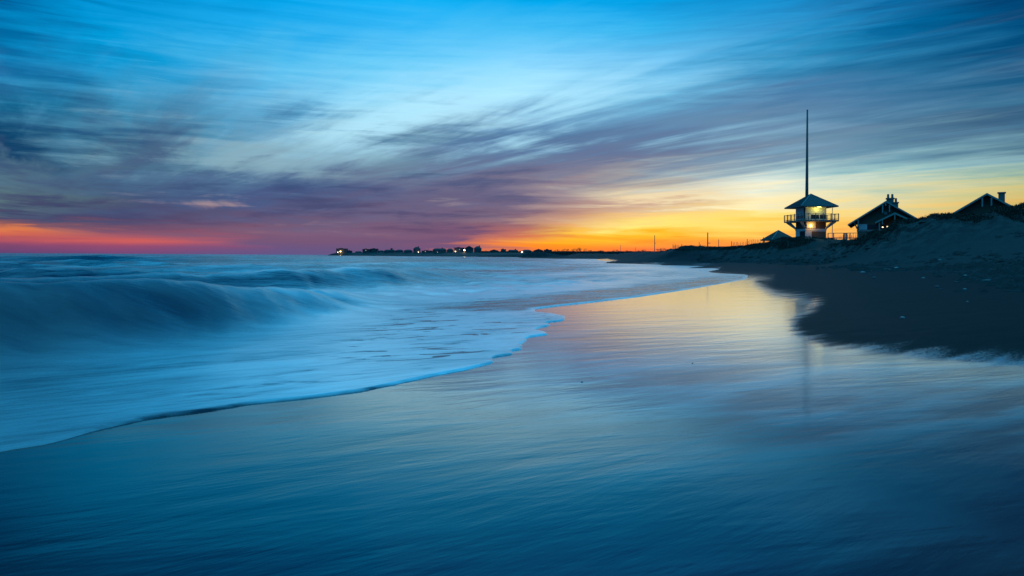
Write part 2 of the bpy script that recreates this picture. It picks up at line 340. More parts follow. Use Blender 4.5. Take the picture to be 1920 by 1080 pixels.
# ------------------------------------------------------------------ sand material
def sand_material():
    m = bpy.data.materials.new('beach_sand'); m.use_nodes = True; g = N(m.node_tree)
    b = m.node_tree.nodes['Principled BSDF']
    P = g.n('ShaderNodeNewGeometry').outputs['Position']
    wet = g.n('ShaderNodeAttribute', attribute_name='wet').outputs['Fac']       # signed distance, + = wet
    film = g.n('ShaderNodeAttribute', attribute_name='film').outputs['Fac']
    up = g.n('ShaderNodeAttribute', attribute_name='upper').outputs['Fac']
    R = math.radians(-38)
    streak = g.noise(g.mapping(P, R, (.5, 3.2, 1)), 1.0, 6, .6, .2)
    streak2 = g.noise(g.mapping(P, math.radians(-16), (.9, 4.5, 1), (4, 9, 0)), 1.0, 5, .52, .6)
    grain = g.noise(P, 38.0, 4, .75)
    edge = g.m('ADD', wet, g.m('ADD', g.m('MULTIPLY', g.m('SUBTRACT', streak, .5), 42.0), g.m('MULTIPLY', g.m('SUBTRACT', grain, .5), 62.0)))
    w = g.rng(edge, -3, 15)
    dry = g.mix(g.noise(P, 1.7, 5, .6), (.010, .0105, .0105, 1), (.020, .020, .020, 1))
    drier = g.mix(g.rng(g.noise(g.mapping(P, R, (.3, .8, .3)), 1.5, 9, .72), .38, .66), (.008, .008, .008, 1), (.075, .072, .067, 1))
    dn = g.n('ShaderNodeAttribute', attribute_name='dune').outputs['Fac']
    calmsand = g.mix(g.noise(g.mapping(P, R, (.5, 1.5, 1)), 1.2, 7, .65), (.022, .022, .021, 1), (.055, .053, .05, 1))
    dry = g.mix(up, dry, g.mix(dn, calmsand, drier))
    big = g.noise(g.mapping(P, math.radians(-20), (.35, 1.6, 1), (1, 3, 0)), 1.0, 4, .55, .3)
    pat = g.m('ADD', g.m('MULTIPLY', big, .5), g.m('ADD', g.m('MULTIPLY', streak2, .3), g.m('MULTIPLY', streak, .2)))
    wetc = g.mix(g.m('MULTIPLY', g.rng(pat, .40, .62), film), (.012, .012, .013, 1), (.46, .46, .46, 1))  # thin foam film, whitened to paint in the wet sand's pale sheen
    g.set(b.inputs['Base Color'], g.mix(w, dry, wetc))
    rw = g.m('ADD', g.m('MULTIPLY', streak, .06), g.m('MULTIPLY', g.m('MULTIPLY', film, film), .05))
    g.set(b.inputs['Roughness'], g.m('ADD', g.m('MULTIPLY', g.m('SUBTRACT', 1.0, w), .55), g.m('ADD', rw, .02)))
    gloss = g.n('ShaderNodeAttribute', attribute_name='gloss').outputs['Fac']
    b.inputs['IOR'].default_value = 1.6
    g.set(b.inputs['Specular IOR Level'], g.m('MULTIPLY', g.rng(w, 0, 1, .05, .9), g.rng(gloss, 0, 1, .5, 1)))
    g.set(b.inputs['Coat Weight'], g.m('MULTIPLY', w, gloss)); b.inputs['Coat IOR'].default_value = 2.0; g.set(b.inputs['Coat Roughness'], g.m('ADD', g.rng(wet, 200, 5, .045, .13), g.m('MULTIPLY', film, .05)))
    bp = g.n('ShaderNodeBump'); bp.inputs['Distance'].default_value = .02
    g.set(bp.inputs['Strength'], g.rng(w, 0, 1, .6, .125))
    h = g.m('ADD', g.m('MULTIPLY', grain, g.rng(w, 0, 1, .35, .06)), g.m('ADD', g.m('ADD', g.m('MULTIPLY', big, 2.6), g.m('ADD', g.m('MULTIPLY', streak, 1.2), g.m('MULTIPLY', streak2, .35))), g.m('MULTIPLY', g.noise(P, 3.0, 5, .65), g.m('MULTIPLY', up, g.rng(dn, 0, 1, 3.0, 9.0)))))
    g.set(bp.inputs['Height'], h); g.set(b.inputs['Normal'], bp.outputs[0]); g.set(b.inputs['Coat Normal'], bp.outputs[0])
    return m
SAND = sand_material()

WETPOLY = [(1345, 2400), (3200, 900), (2200, 690), (1920, 672), (1800, 666), (1700, 657), (1620, 650), (1560, 641), (1510, 628), (1492, 612), (1500, 600), (1530, 580), (1545, 570), (1530, 562), (1500, 553), (1455, 545), (1432, 535), (1420, 527), (1450, 522), (1400, 517), (1360, 515), (1310, 510.5), (1330, 507), (1350, 504), (1300, 505.5), (1257, 505.5), (1300, 500), (1352, 496.5), (1290, 499.5), (1200, 501), (1230, 497), (1255, 494), (1180, 496.3), (1105, 497), (1118, 493), (1160, 489), (1140, 486)]
def wet_distance(X, Y):
    # distance from the waterline polygon, measured where it lies on the sand
    u = X / Y * 1280; v = CAM_H / Y * 1280
    P = [(1280 * uv(a, b)[0], -1280 * uv(a, b)[1]) for a, b in WETPOLY]
    best = np.full(X.shape, 1e9)
    for (x0, y0), (x1, y1) in zip(P[:-1], P[1:]):
        dx, dy = x1 - x0, y1 - y0
        t = np.clip(((u - x0) * dx + (v - y0) * dy) / (dx * dx + dy * dy), 0, 1)
        best = np.minimum(best, np.hypot(u - x0 - t * dx, (v - y0 - t * dy)))
    poly = P + [(-9000, P[-1][1]), (-9000, 3000)]
    ins = np.zeros(X.shape, bool)
    n = len(poly)
    for i in range(n):
        x0, y0 = poly[i]; x1, y1 = poly[(i + 1) % n]
        if y0 == y1: continue
        c = ((y0 > v) != (y1 > v)) & (u < (x1 - x0) * (v - y0) / (y1 - y0) + x0)
        ins ^= c
    ins |= (v > 700)
    return np.where(ins, best, -best)

X, Y = persp_grid(.6, 620, 70, 300, 1600, -1.3, 1.5, 760)
Z, duneA = land_z(X, Y, True)
wd = wet_distance(X, Y)
scale = np.clip((CAM_H / Y * 1280) / 60, .06, 1.0)        # ragged edge is as wide as it really is
Z = Z + .16 * sstep(0, 5, -wd) * sstep(40, 60, Y) * (Z < .4)
wd = wd / scale
wd = np.where(Z > .35, np.minimum(wd, -60), wd)
film_sheenA = (.75 + .25 * sstep(14, 8, Y)) * (.10 + .90 * sstep(3.2, 8.5, Y)) * (1 - .6 * sstep(.9, 2.6, np.abs(X - .25)) * sstep(5.6, 4.0, Y))  # film thinned in the near corners, painting in their dark falloff
film_sheenA = film_sheenA * (1 - .6 * sstep(1.4, -1.6, X) * sstep(12, 8, Y))
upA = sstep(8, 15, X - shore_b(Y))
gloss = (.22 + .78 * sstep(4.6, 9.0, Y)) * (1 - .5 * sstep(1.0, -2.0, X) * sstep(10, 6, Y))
keep = (shore_e(Y) - X) < 40
beach = grid_mesh('beach', X, Y, Z, SAND, {'wet': np.clip(wd, -200, 200), 'film': film_sheenA, 'upper': upA, 'gloss': gloss, 'dune': duneA}, keep)
tag(beach, kind='structure')

# ------------------------------------------------------------------ sea
def sea_material():
    m = bpy.data.materials.new('sea_water'); m.use_nodes = True; g = N(m.node_tree)
    b = m.node_tree.nodes['Principled BSDF']
    P = g.n('ShaderNodeNewGeometry').outputs['Position']
    foam = g.n('ShaderNodeAttribute', attribute_name='foam').outputs['Fac']
    holes = g.n('ShaderNodeAttribute', attribute_name='holes').outputs['Fac']
    calm = g.n('ShaderNodeAttribute', attribute_name='calm').outputs['Fac']
    R = math.radians(-42)
    a = g.noise(g.mapping(P, R, (.35, 1.5, .4)), 1.0, 7, .6, .3)
    c = g.noise(g.mapping(P, R + .12, (1.3, 8.0, 1), (3, 5, 0)), 1.2, 7, .64, .5)
    e = g.noise(g.mapping(P, math.radians(-30), (1.1, 4.2, 1), (7, 2, 0)), 1.0, 5, .55, .9)
    f = g.m('ADD', foam, g.m('MULTIPLY', g.m('SUBTRACT', a, .5), g.rng(calm, 0, 1, 1.7, .7)))
    f = g.m('ADD', f, g.m('MULTIPLY', g.m('SUBTRACT', c, .5), g.rng(calm, 0, 1, 1.3, .0)))
    fall = g.noise(g.mapping(P, math.radians(-12), (.45, 2.0, .5), (2, 6, 1)), 1.0, 5, .55, .5)
    f = g.m('ADD', f, g.m('MULTIPLY', g.m('SUBTRACT', fall, .5), g.rng(calm, 0, 1, 0, .9)))
    band = g.noise(g.mapping(P, math.radians(-60), (.035, .22, 1), (8, 3, 0)), 1.0, 5, .6, .4)
    far = g.n('ShaderNodeAttribute', attribute_name='far').outputs['Fac']
    f = g.m('ADD', f, g.m('MULTIPLY', g.m('SUBTRACT', band, .5), g.m('MULTIPLY', far, 2.2)))
    f = g.m('SUBTRACT', f, g.m('MULTIPLY', g.rng(e, .54, .62), g.m('MULTIPLY', holes, 1.0)))
    cover_shade = g.n('ShaderNodeAttribute', attribute_name='cover_shade').outputs['Fac']
    f = g.m('MULTIPLY', g.m('MULTIPLY', g.rng(f, 0, 1.05, smooth=False), cover_shade), g.rng(foam, 0, .03))
    g.set(b.inputs['Base Color'], g.mix(f, (.003, .022, .045, 1), (.86, .88, .9, 1)))
    g.set(b.inputs['Roughness'], g.rng(f, 0, 1, .22, .42))
    b.inputs['IOR'].default_value = 1.33; g.set(b.inputs['Coat Weight'], g.rng(f, .3, .9)); b.inputs['Coat Roughness'].default_value = .22; g.set(b.inputs['Specular IOR Level'], g.rng(f, .1, .8, .28, .9))
    bp = g.n('ShaderNodeBump'); bp.inputs['Distance'].default_value = .05; bp.inputs['Strength'].default_value = .6
    g.set(bp.inputs['Height'], g.m('ADD', a, g.m('MULTIPLY', c, .4))); g.set(b.inputs['Normal'], bp.outputs[0])
    return m
SEA = sea_material()
X, Y = persp_grid(2.2, 640, 60, 330, 24000, -1.35, 1.0, 800)
xe = shore_e(Y) + (.16 * (fbm(Y * 1.1, Y * 0, 3, 3) - .5)) * sstep(30, 8, Y) + .75 * (fbm(Y * 1.5, X * .3, 8, 3) - .5) * sstep(7.5, 9.5, Y) * sstep(15, 13, Y)
slope = np.gradient(np.interp(np.linspace(2, 50, 400), eY, eX), 48 / 399)
sl = np.interp(Y, np.linspace(2, 50, 400), slope)
de = (xe - X) / np.sqrt(1 + np.clip(sl, -3, 3) ** 2)
wz, face, crest = wave_fields(X, Y)
off = sstep(0, .10, de)
Z = -.05 + off * (.05 + .018) + .012 * np.clip(de, 0, 6) + .03 * sstep(.5, 4, de) * (fbm(X * .9 + Y * .4, Y * .5, 41, 3) - .5) * sstep(60, 20, Y)
Z = Z + wz * sstep(.8, 3, de)
Z = Z + sstep(3.5, 6, de) * sstep(60, 25, Y) * (.30 * (fbm(X * .55 + Y * .2, Y * .30, 44, 3) - .5) + .10 * (fbm(X * 1.7 + Y * .7, Y * .8, 46, 3) - .5))
open_ = sstep(18, 60, Y) * sstep(2, 14, de)
Z = Z + open_ * (.16 * (fbm(X * .16 + Y * .10, Y * .16 - X * .05, 51, 4) - .5) + .1 * (fbm(X * .7, Y * .5, 61, 3) - .5))
Z = Z + sstep(200, 700, Y) * .25 * (fbm(X * .03, Y * .03, 71, 3) - .5)
left = sstep(-.40, -.95, X / 8 + 0) # foam thins towards the left
w0 = .03 + .06 * sstep(4.9, 5.6, Y) * sstep(8.2, 7.0, Y) + .16 * sstep(.35, .6, fbm(Y * .9 + 3, X * 0 + .5, 15, 2)) * sstep(10, 7.5, Y) * sstep(4.2, 5.2, Y)
foam = .90 * sstep(w0 * .25, w0 * 1.1, de)  # foam held back at its rim, painting the shadow line under the lip
d_surf = sstep(4.2, 7.5, de / (1 + .035 * np.clip(Y - 8, 0, 30)))
foam = foam * (1 - .55 * d_surf) * (1 - .12 * sstep(1.2, 3, de) * sstep(20, 10, Y))
cover_shade = 1 - .55 * face * (1 - .6 * crest)
foam = np.maximum(foam, .80 * crest * sstep(160, 60, Y))
thin = sstep(-2.2, -6.5, X + .22 * Y) * sstep(16, 7, Y) * sstep(1.0, 3.0, de)
cover_shade = cover_shade * (1 - .35 * thin) * (1 - .62 * sstep(-.22, -.72, X / Y) * sstep(60, 20, Y))
foam = foam * (1 - .25 * sstep(4.0, 6.5, de) * sstep(24, 14, Y))
foam = foam * (1 - .35 * sstep(30, 120, Y) * sstep(10, 40, de))
foam = foam * (1 - .25 * sstep(.35, .5, fbm(X * .08, Y * .05, 81, 3)) * sstep(15, 40, Y))
# second tongue: clear blue water near its edge, foam further in
tong = sstep(15.0, 16.5, Y) * sstep(60, 30, Y)
foam = foam * (1 - .75 * tong * sstep(.1, .4, de) * sstep(4.2, 1.5, de))
foam = np.where(de > .02, np.maximum(foam, .02), 0)
calm = sstep(2.5, 5.0, de) * sstep(24, 15, Y)
# dark of the breaking wave's hollow, painted into the foam mask
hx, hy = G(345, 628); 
cover_shade = cover_shade * (1 - .7 * np.exp(-(((X - hx) * .8 + (Y - hy) * .15) / .9) ** 2 - (((Y - hy) - (X - hx) * .2) / 1.7) ** 2))
holes = sstep(.15, .6, de) * sstep(6.5, 3.0, de) * sstep(24, 15, Y) * (.35 + .65 * sstep(.4, .6, fbm(X * .5, Y * .4, 77, 2))) * sstep(-3.4, -1.4, X)
sea = grid_mesh('sea', X, Y, Z, SEA, {'foam': foam, 'holes': holes, 'calm': calm, 'cover_shade': cover_shade, 'far': sstep(18, 45, Y) * sstep(2, 8, de)}, de > -.15)
tag(sea, kind='structure')


# ================================================================== BUILDINGS
M_WHITE = pmat('white_painted_boards', (.5, .51, .5), .6, .12, 2.0)
M_SHINGLE = pmat('brown_cedar_shingles', (.11, .07, .045), .85, .35, 6.0, .4)
M_GLASS = pmat('dark_window_glass', (.01, .012, .015), .35)
M_METAL = pmat('grey_standing_seam_metal', (.04, .055, .06), .55, .1, 1.0)
M_SEAM = pmat('pale_ridge_metal', (.16, .18, .19), .5)
M_WOOD = pmat('weathered_wood', (.16, .13, .11), .8, .3, 4.0)
M_ROOF = pmat('asphalt_roof_shingles', (.014, .014, .014), .95, .3, 5.0)
M_TRIM = pmat('pale_trim_boards', (.22, .22, .2), .6, .1)
M_STEEL = pmat('dark_steel_mast', (.06, .065, .07), .6, .15, .6)
M_STONE = pmat('chimney_stone', (.16, .14, .13), .9, .35, 4.0)
def lampmat(name, col, s):
    m = bpy.data.materials.new(name); m.use_nodes = True; b = m.node_tree.nodes['Principled BSDF']
    b.inputs['Base Color'].default_value = (.8, .8, .7, 1)
    b.inputs['Emission Color'].default_value = (*col, 1); b.inputs['Emission Strength'].default_value = s
    return m
M_LAMP = lampmat('warm_lamp', (1, .66, .2), 10)
M_LAMP2 = lampmat('pale_lamp', (1, .85, .55), 7)
M_DIM = lampmat('small_lit_window', (1, .7, .35), 2.2)
def plight(name, loc, e, col, parent=None, r=.1):
    l = bpy.data.lights.new(name, 'POINT'); l.energy = e; l.color = col; l.shadow_soft_size = r
    o = bpy.data.objects.new(name, l); C.objects.link(o); o.location = loc
    if parent: o.parent = parent
    return o
def hip_roof(parent, z0, z1, h, mat, seam_mat, nseam, name='roof', cap=.05):
    b = MB(); t = .12
    b.add([(-h, -h, z0), (h, -h, z0), (h, h, z0), (-h, h, z0), (0, 0, z1),
           (-h, -h, z0 - t), (h, -h, z0 - t), (h, h, z0 - t), (-h, h, z0 - t)],
          [(0, 1, 4), (1, 2, 4), (2, 3, 4), (3, 0, 4), (0, 5, 6, 1), (1, 6, 7, 2), (2, 7, 8, 3), (3, 8, 5, 0), (5, 8, 7, 6)])
    r = b.build(name, mat, parent)
    sm = MB()
    for k in range(4):
        a = k * math.pi / 2; c, s = math.cos(a), math.sin(a)
        for i in range(1, nseam):
            x = -h + 2 * h * i / nseam
            q = 1 - abs(x) / h
            p0 = Vector((x * c + h * s, x * s - h * c, z0 + .03)); 
            p1 = Vector((x * c + (h * (1 - q)) * s, x * s - (h * (1 - q)) * c, z0 + q * (z1 - z0) + .03))
            sm.beam(p0, p1, .07, .09)
    sm.build('seams', mat, r)
    hp = MB()
    for sx, sy in ((-1, -1), (1, -1), (1, 1), (-1, 1)):
        hp.beam((sx * h, sy * h, z0 + .04), (0, 0, z1 + .04), .16, .07)
    hp.build('hip_cap', seam_mat, r)
    return r

# --- lookout tower
TC = AT(1520, 440, 120.4); tz = 3.9
tower = empty('lookout_tower', (TC.x, TC.y, tz), math.radians(2.5),
              'white two storey lookout tower with wraparound deck and pyramid roof, lit lamp under its deck', 'tower')
hb = 1.85
def T(z): return z - tz
MB().box(-hb, hb, -hb, hb, -1.0, T(6.06)).build('lower_wall', M_WHITE, tower)
MB().box(-hb - .05, hb + .05, -hb - .05, hb + .05, T(6.06), T(6.34)).build('trim_band', M_WHITE, tower)
MB().box(-hb + .02, hb - .02, -hb + .02, hb - .02, T(6.34), T(7.56)).build('shingled_wall', M_SHINGLE, tower)
MB().box(-hb, hb, -hb, hb, T(7.86), T(10.12)).build('upper_wall', M_WHITE, tower)
for x0, x1, y, z0, z1 in ((-.85, .55, -1, 8.1, 8.8), (.7, hb - .1, -1, 8.1, 8.8)):
    f = MB().box(x0, x1, -hb - .05, -hb + .1, T(z0), T(z1)).build('window', M_GLASS, tower)
for x0, x1 in ((-hb + .95, -hb + 1.0),): pass
MB().box(-hb - .03, -hb + .1, -hb + .03, -hb + .6, T(7.95), T(10.0)).build('corner_shutter', M_SHINGLE, tower)
for y0, y1 in ((-hb + .85, -hb + 1.9), (-hb + 2.2, -hb + 3.3)):
    MB().box(-hb - .05, -hb + .1, y0, y1, T(8.15), T(8.75)).build('window', M_GLASS, tower)
MB().box(-hb + .05, -.05, -hb - .035, -hb + .1, T(6.4), T(7.5)).build('added_glow_panel', M_WHITE, tower)  # pale panel added behind the lamp so its glow shows on the wall
for x0, x1 in ((-.75, hb - .1),):
    MB().box(x0, x1, -hb - .04, -hb + .1, T(4.2), T(5.9)).build('shingled_panel', M_SHINGLE, tower)
MB().box(-hb - .04, -hb + .1, -hb + .12, -hb + 2.0, T(4.2), T(5.95)).build('doorway', pmat('dark_doorway', (.01, .01, .012), .9), tower)
hd = 3.32
MB().box(-hd, hd, -hd, hd, T(7.57), T(7.83)).build('deck', M_WOOD, tower)
post_x = [-hd + .05, -hd + 1.3, -hd + 2.6, -hd + 4.0, -hd + 5.3, hd - .05]
rails = MB()
for z in (8.86, 8.0):
    for sy in (-1, 1):
        rails.beam((-hd, sy * (hd - .05), T(z)), (hd, sy * (hd - .05), T(z)), .07, .07)
        rails.beam((sy * (hd - .05), -hd + .1, T(z)), (sy * (hd - .05), hd - .1, T(z)), .07, .07)
rails.build('railing', M_WOOD, tower)
wires = MB()
for k in range(1, 5):
    z = 8.0 + k * .17
    for sy in (-1, 1):
        wires.beam((-hd, sy * (hd - .05), T(z)), (hd, sy * (hd - .05), T(z)), .016)
        wires.beam((sy * (hd - .05), -hd, T(z)), (sy * (hd - .05), hd, T(z)), .016)
wires.build('railing_wires', M_STEEL, tower)
for i, x in enumerate(post_x):
    for sy in (-1, 1):
        MB().beam((x, sy * (hd - .05), T(7.8)), (x, sy * (hd - .05), T(8.95)), .12).build('railing_post', M_WOOD, tower)
        if 0 < i < 5: MB().beam((sy * (hd - .05), x, T(7.8)), (sy * (hd - .05), x, T(8.95)), .12).build('railing_post', M_WOOD, tower)
for k in range(4):
    a = k * math.pi / 2; c, s = math.cos(a), math.sin(a)
    for x in (-hb + .15, hb - .15):
        p0 = (x * c + hb * s, x * s - hb * c, T(6.4)); q = hd - .35
        xo = x * 1.35
        p1 = (xo * c + q * s, xo * s - q * c, T(7.55))
        MB().beam(p0, p1, .2).build('brace', M_WHITE, tower)
    MB().beam((-hb * c + hb * s, -hb * s - hb * c, T(6.4)), (-q * c + q * s, -q * s - q * c, T(7.55)), .2).build('brace', M_WHITE, tower)
hip_roof(tower, T(10.2), T(12.55), 3.28, M_METAL, M_SEAM, 18)
MB().tube((hd - .55, -hb - .3, -1), (hd - .55, -hb - .3, T(10.1)), .06, .06).build('downpipe', M_WHITE, tower)
lp = MB().box(-1.02, -.82, -hb - .22, -hb - .05, T(6.75), T(7.0)).build('wall_lamp', M_LAMP, tower)
MB().box(-.2, .4, -hb - 1.05, -hb - .85, T(10.03), T(10.08)).build('eave_lamp', M_DIM, tower)
plight('wall_lamp_light', (-.92, -hb - .75, T(6.9)), 60, (1, .5, .09), tower)
plight('eave_lamp_light', (.1, -hb - 1.0, T(9.85)), 85, (1, .85, .16), tower)

MP = AT(1512.8, 370, 122.9)
mast_top = AT(1512.8, 206.8, 122.9).z
mast = empty('mast', (MP.x, MP.y, 3.9), 0, 'tall tapering steel mast rising behind the lookout tower', 'mast')
MB().tube((0, 0, -1), (0, 0, mast_top - 3.9), .36, .13, 12).build('pole', M_STEEL, mast, True)
MB().tube((0, 0, mast_top - 3.9), (0, 0, mast_top - 3.8), .15, .12, 12).build('finial', M_STEEL, mast)

# --- small shelter with pyramid roof
sc_ = AT(1459.5, 440, 128)
sh = empty('beach_shelter', (sc_.x, sc_.y, 3.2), math.radians(4), 'low open shelter with a pale pyramid roof, half behind the dune', 'shelter')
zt = AT(1460, 432, 128).z - 3.2; ze = AT(1440, 449.5, 126).z - 3.2
M_PALE = pmat('pale_cedar_roof', (.12, .085, .07), .8, .25, 5)
hip_roof(sh, ze, zt, 2.35, M_PALE, M_TRIM, 14)
for sx in (-1, 1):
    for sy in (-1, 1):
        MB().beam((sx * 1.9, sy * 1.9, -1), (sx * 1.9, sy * 1.9, ze - .12), .16).build('post', M_WOOD, sh)

# --- gabled pavilions
def gable_house(name, apex, ang, half, zr, ze, zb, length, label, inner=None, chim=(), lamps=(), struts=()):
    """local x across the gable, local y back along the ridge; gable front at y=0"""
    r = empty(name, (apex[0], apex[1], zb), ang, label, 'pavilion')
    zr -= zb; ze -= zb; k = (zr - ze) / half
    t = .22; oh = 1.3
    def slab(s):
        b = MB(); e = .02
        pts = [(0 + (0 if s > 0 else 0), zr), (s * half, ze), (s * half, ze - t), (0, zr - t)]
        if s < 0: pts = pts[::-1]
        return b.prism(pts, .12, length)
    rf = slab(-1); rf2 = slab(1); rf.v += rf2.v; n = 8; rf.f += [tuple(i + n for i in f) for f in rf2.f]
    roof = rf.build('roof', M_ROOF, r)
    for s in (-1, 1):
        pts = [(0, zr + .03), (s * (half + .05), ze + .0), (s * (half + .05), ze - .28), (0, zr - .25)]
        if s < 0: pts = pts[::-1]
        MB().prism(pts, 0, .1).build('bargeboard', M_TRIM, r)
    hw = half - 1.35
    MB().prism([(-hw, -1.5), (hw, -1.5), (hw, zr - t - k * hw), (0, zr - t), (-hw, zr - t - k * hw)], oh, length - .8).build('wall', M_SHINGLE, r)
    for sx, l in struts:
        z1 = zr - .3 - k * abs(sx)
        MB().box(sx - .09, sx + .09, .02, .14, z1 - l, z1 - .05).build('strut', M_TRIM, r)
    for x, y, w, z0, z1, pots in chim:
        c = MB().box(x - w / 2, x + w / 2, y - w / 2, y + w / 2, z0 - zb, z1 - zb).build('chimney', M_STONE, r)
        MB().box(x - w / 2 - .12, x + w / 2 + .12, y - w / 2 - .12, y + w / 2 + .12, z1 - zb, z1 - zb + .18).build('cap', M_STONE, c)
        for px_ in pots:
            MB().tube((x + px_, y, z1 - zb + .15), (x + px_, y, z1 - zb + .85), .2, .17, 10).build('chimney_pot', M_STONE, c)
    return r, k, hw
A1 = AT(1661.5, 376.5, 112.8); E1 = AT(1590, 420.5, 115.5)
ang1 = math.atan2(A1.y - E1.y, A1.x - E1.x)
half1 = math.hypot(A1.x - E1.x, A1.y - E1.y)
h1, k1, hw1 = gable_house('beach_pavilion', (A1.x, A1.y), ang1, half1, A1.z, E1.z, 4.0, 12,
    'gabled beach pavilion with a smaller porch gable and chimney pots, right of the tower',
    chim=[(.6, 4.0, 1.1, 9.0, 11.35, (-.3, .32)), (1.45, 3.6, .7, 8.4, 10.6, (0,))],
    struts=[(-.5, 1.35), (.5, 1.2), (-4.1, 1.1), (4.3, .9), (-.05, .45)])
zb = 4.0
MB().box(-hw1 - .0 + .25, -hw1 + 1.5, 1.3 - .06, 1.4, 6.12 - zb, 7.05 - zb).build('white_panel', M_WHITE, h1)
MB().box(-hw1 + 1.5, -hw1 + 3.2, 1.3 - .03, 1.4, 6.2 - zb, 6.95 - zb).build('window', M_GLASS, h1)
MB().box(-hw1 - .06, -hw1 + 4.5, 1.3 - .1, 1.42, 5.8 - zb, 6.06 - zb).build('trim_band', M_TRIM, h1)
MB().beam((-half1 + .9, .3, 7.35 - zb), (-hw1 + .05, 1.2, 6.2 - zb), .16).build('brace', M_TRIM, h1)
MB().box(-.28, .18, 1.2, 1.4, 8.6 - zb, 9.05 - zb).build('vent', M_TRIM, h1)
# porch gable
cx, zc, hp_, zce = 1.25, 8.72, 2.75, 7.25
ps = MB()
for s in (-1, 1):
    pts = [(cx, zc - zb), (cx + s * hp_, zce - zb), (cx + s * hp_, zce - zb - .18), (cx, zc - zb - .18)]
    if s < 0: pts = pts[::-1]
    ps.prism(pts, -1.6, 1.25)
porch = ps.build('porch_roof', M_ROOF, h1)
for s in (-1, 1):
    pts = [(cx, zc - zb + .03), (cx + s * (hp_ + .05), zce - zb), (cx + s * (hp_ + .05), zce - zb - .27), (cx, zc - zb - .27)]
    if s < 0: pts = pts[::-1]
    MB().prism(pts, -1.72, -1.62).build('bargeboard', M_TRIM, porch)
for sx, l in ((0, .9), (-1.75, .7), (1.75, .7)):
    z1 = zc - .25 - abs(sx) * (zc - zce) / hp_ - zb
    MB().box(cx + sx - .07, cx + sx + .07, -1.7, -1.58, z1 - l, z1).build('strut', M_TRIM, porch)
for x in (cx - 2.2, cx + 2.2):
    MB().beam((x, -1.4, -1), (x, -1.4, zce - zb - .1), .2).build('porch_post', M_TRIM, h1)
for (px_, py_) in ((1655, 426), (1664, 425)):
    o = AT(px_, py_, 112.5)
    loc = Vector((o.x - A1.x, o.y - A1.y, o.z - zb)); loc.rotate(__import__('mathutils').Euler((0, 0, -ang1)))
    MB().box(loc.x - .1, loc.x + .1, loc.y - .1, loc.y + .1, loc.z - .08, loc.z + .08).build('porch_lamp', M_DIM, h1)
    plight('porch_lamp_light', (loc.x, loc.y - .2, loc.z), 1.2, (1, .85, .6), h1)
A2 = AT(1850.5, 362, 100); E2 = AT(1775, 406, 102.9)
ang2 = math.atan2(A2.y - E2.y, A2.x - E2.x); hl = math.hypot(A2.x - E2.x, A2.y - E2.y)
kk = (A2.z - E2.z) / hl
h2, k2, hw2 = gable_house('beach_pavilion', (A2.x, A2.y), ang2, 6.8, A2.z, A2.z - kk * 6.8, 4.2, 12,
    'dark gabled pavilion with a stone chimney, mostly hidden behind the big dune at the right',
    chim=[(1.75, 2.6, .8, 8.6, 11.0, ())], struts=[(-.55, 1.3), (.55, 1.2), (-4.1, 1.1), (4.1, 1.1)])

# --- boardwalk railing between the tower and the pavilion
R0 = AT(1552, 446, 112); R1 = AT(1624, 446, 110)
zt_ = AT(1586, 437, 111).z; zl_ = AT(1586, 446.5, 111).z
rl = empty('boardwalk_railing', (R0.x, R0.y, zl_), math.atan2(R1.y - R0.y, R1.x - R0.x), 'dark wooden boardwalk railing between the lookout tower and the beach pavilion', 'railing')
L = math.hypot(R1.x - R0.x, R1.y - R0.y); hz_ = zt_ - zl_
MB().beam((0, 0, hz_), (L, 0, hz_), .09, .09).build('top_rail', M_WOOD, rl)
MB().beam((0, 0, .02), (L, 0, .02), .09, .14).build('bottom_rail', M_WOOD, rl)
for f, w in ((.01, .12), (.155, .14), (.43, .22), (.50, .22), (.465, .3), (.8, .14), (.99, .14)):
    MB().beam((L * f, .12, -1.5), (L * f, .12, hz_ + .04), w if w < .25 else .1).build('post', M_WOOD, rl)

# --- poles
POLES = [(1163.5, 459, 481, 420, .12, 'thin short utility pole standing alone in front of the far tree line'),
         (1227.5, 441.5, 478, 230, .13, 'slim utility pole at the left end of the dunes, above the bare trees'),
         (1311, 453.5, 466, 150, .07, 'short thin pole on the low dune, just left of the thick pole'),
         (1327, 436.5, 466, 140, .13, 'thick utility pole with a small bracket, tallest on the low dune'),
         (1347.5, 449, 466, 135, .07, 'thin leaning pole on the low dune, just right of the thick pole'),
         (1266, 456, 470, 260, .06, 'faint thin pole behind the left slope of the low dune'),
         (1191.5, 464, 478, 500, .15, 'tiny distant pole among the bare trees')]
for px_, y0, y1, Yp, r, lab in POLES:
    t = AT(px_, y0, Yp); z0 = float(land_z(np.array([t.x]), np.array([Yp]))[0])
    e = empty('utility_pole', (t.x, Yp, z0), 0, lab, 'pole', 'poles along the dunes')
    MB().tube((0, 0, -1), (0, 0, t.z - z0), r, r * .75, 8).build('pole', M_WOOD, e)
    if r == .13:
        q = t.z - z0
        MB().box(.1, .55, -.06, .06, q * .55, q * .55 + .12).build('bracket', M_WOOD, e)
        MB().tube((0, 0, q), (0, 0, q + .05), .13, .1, 8).build('pole_cap', M_STEEL, e)

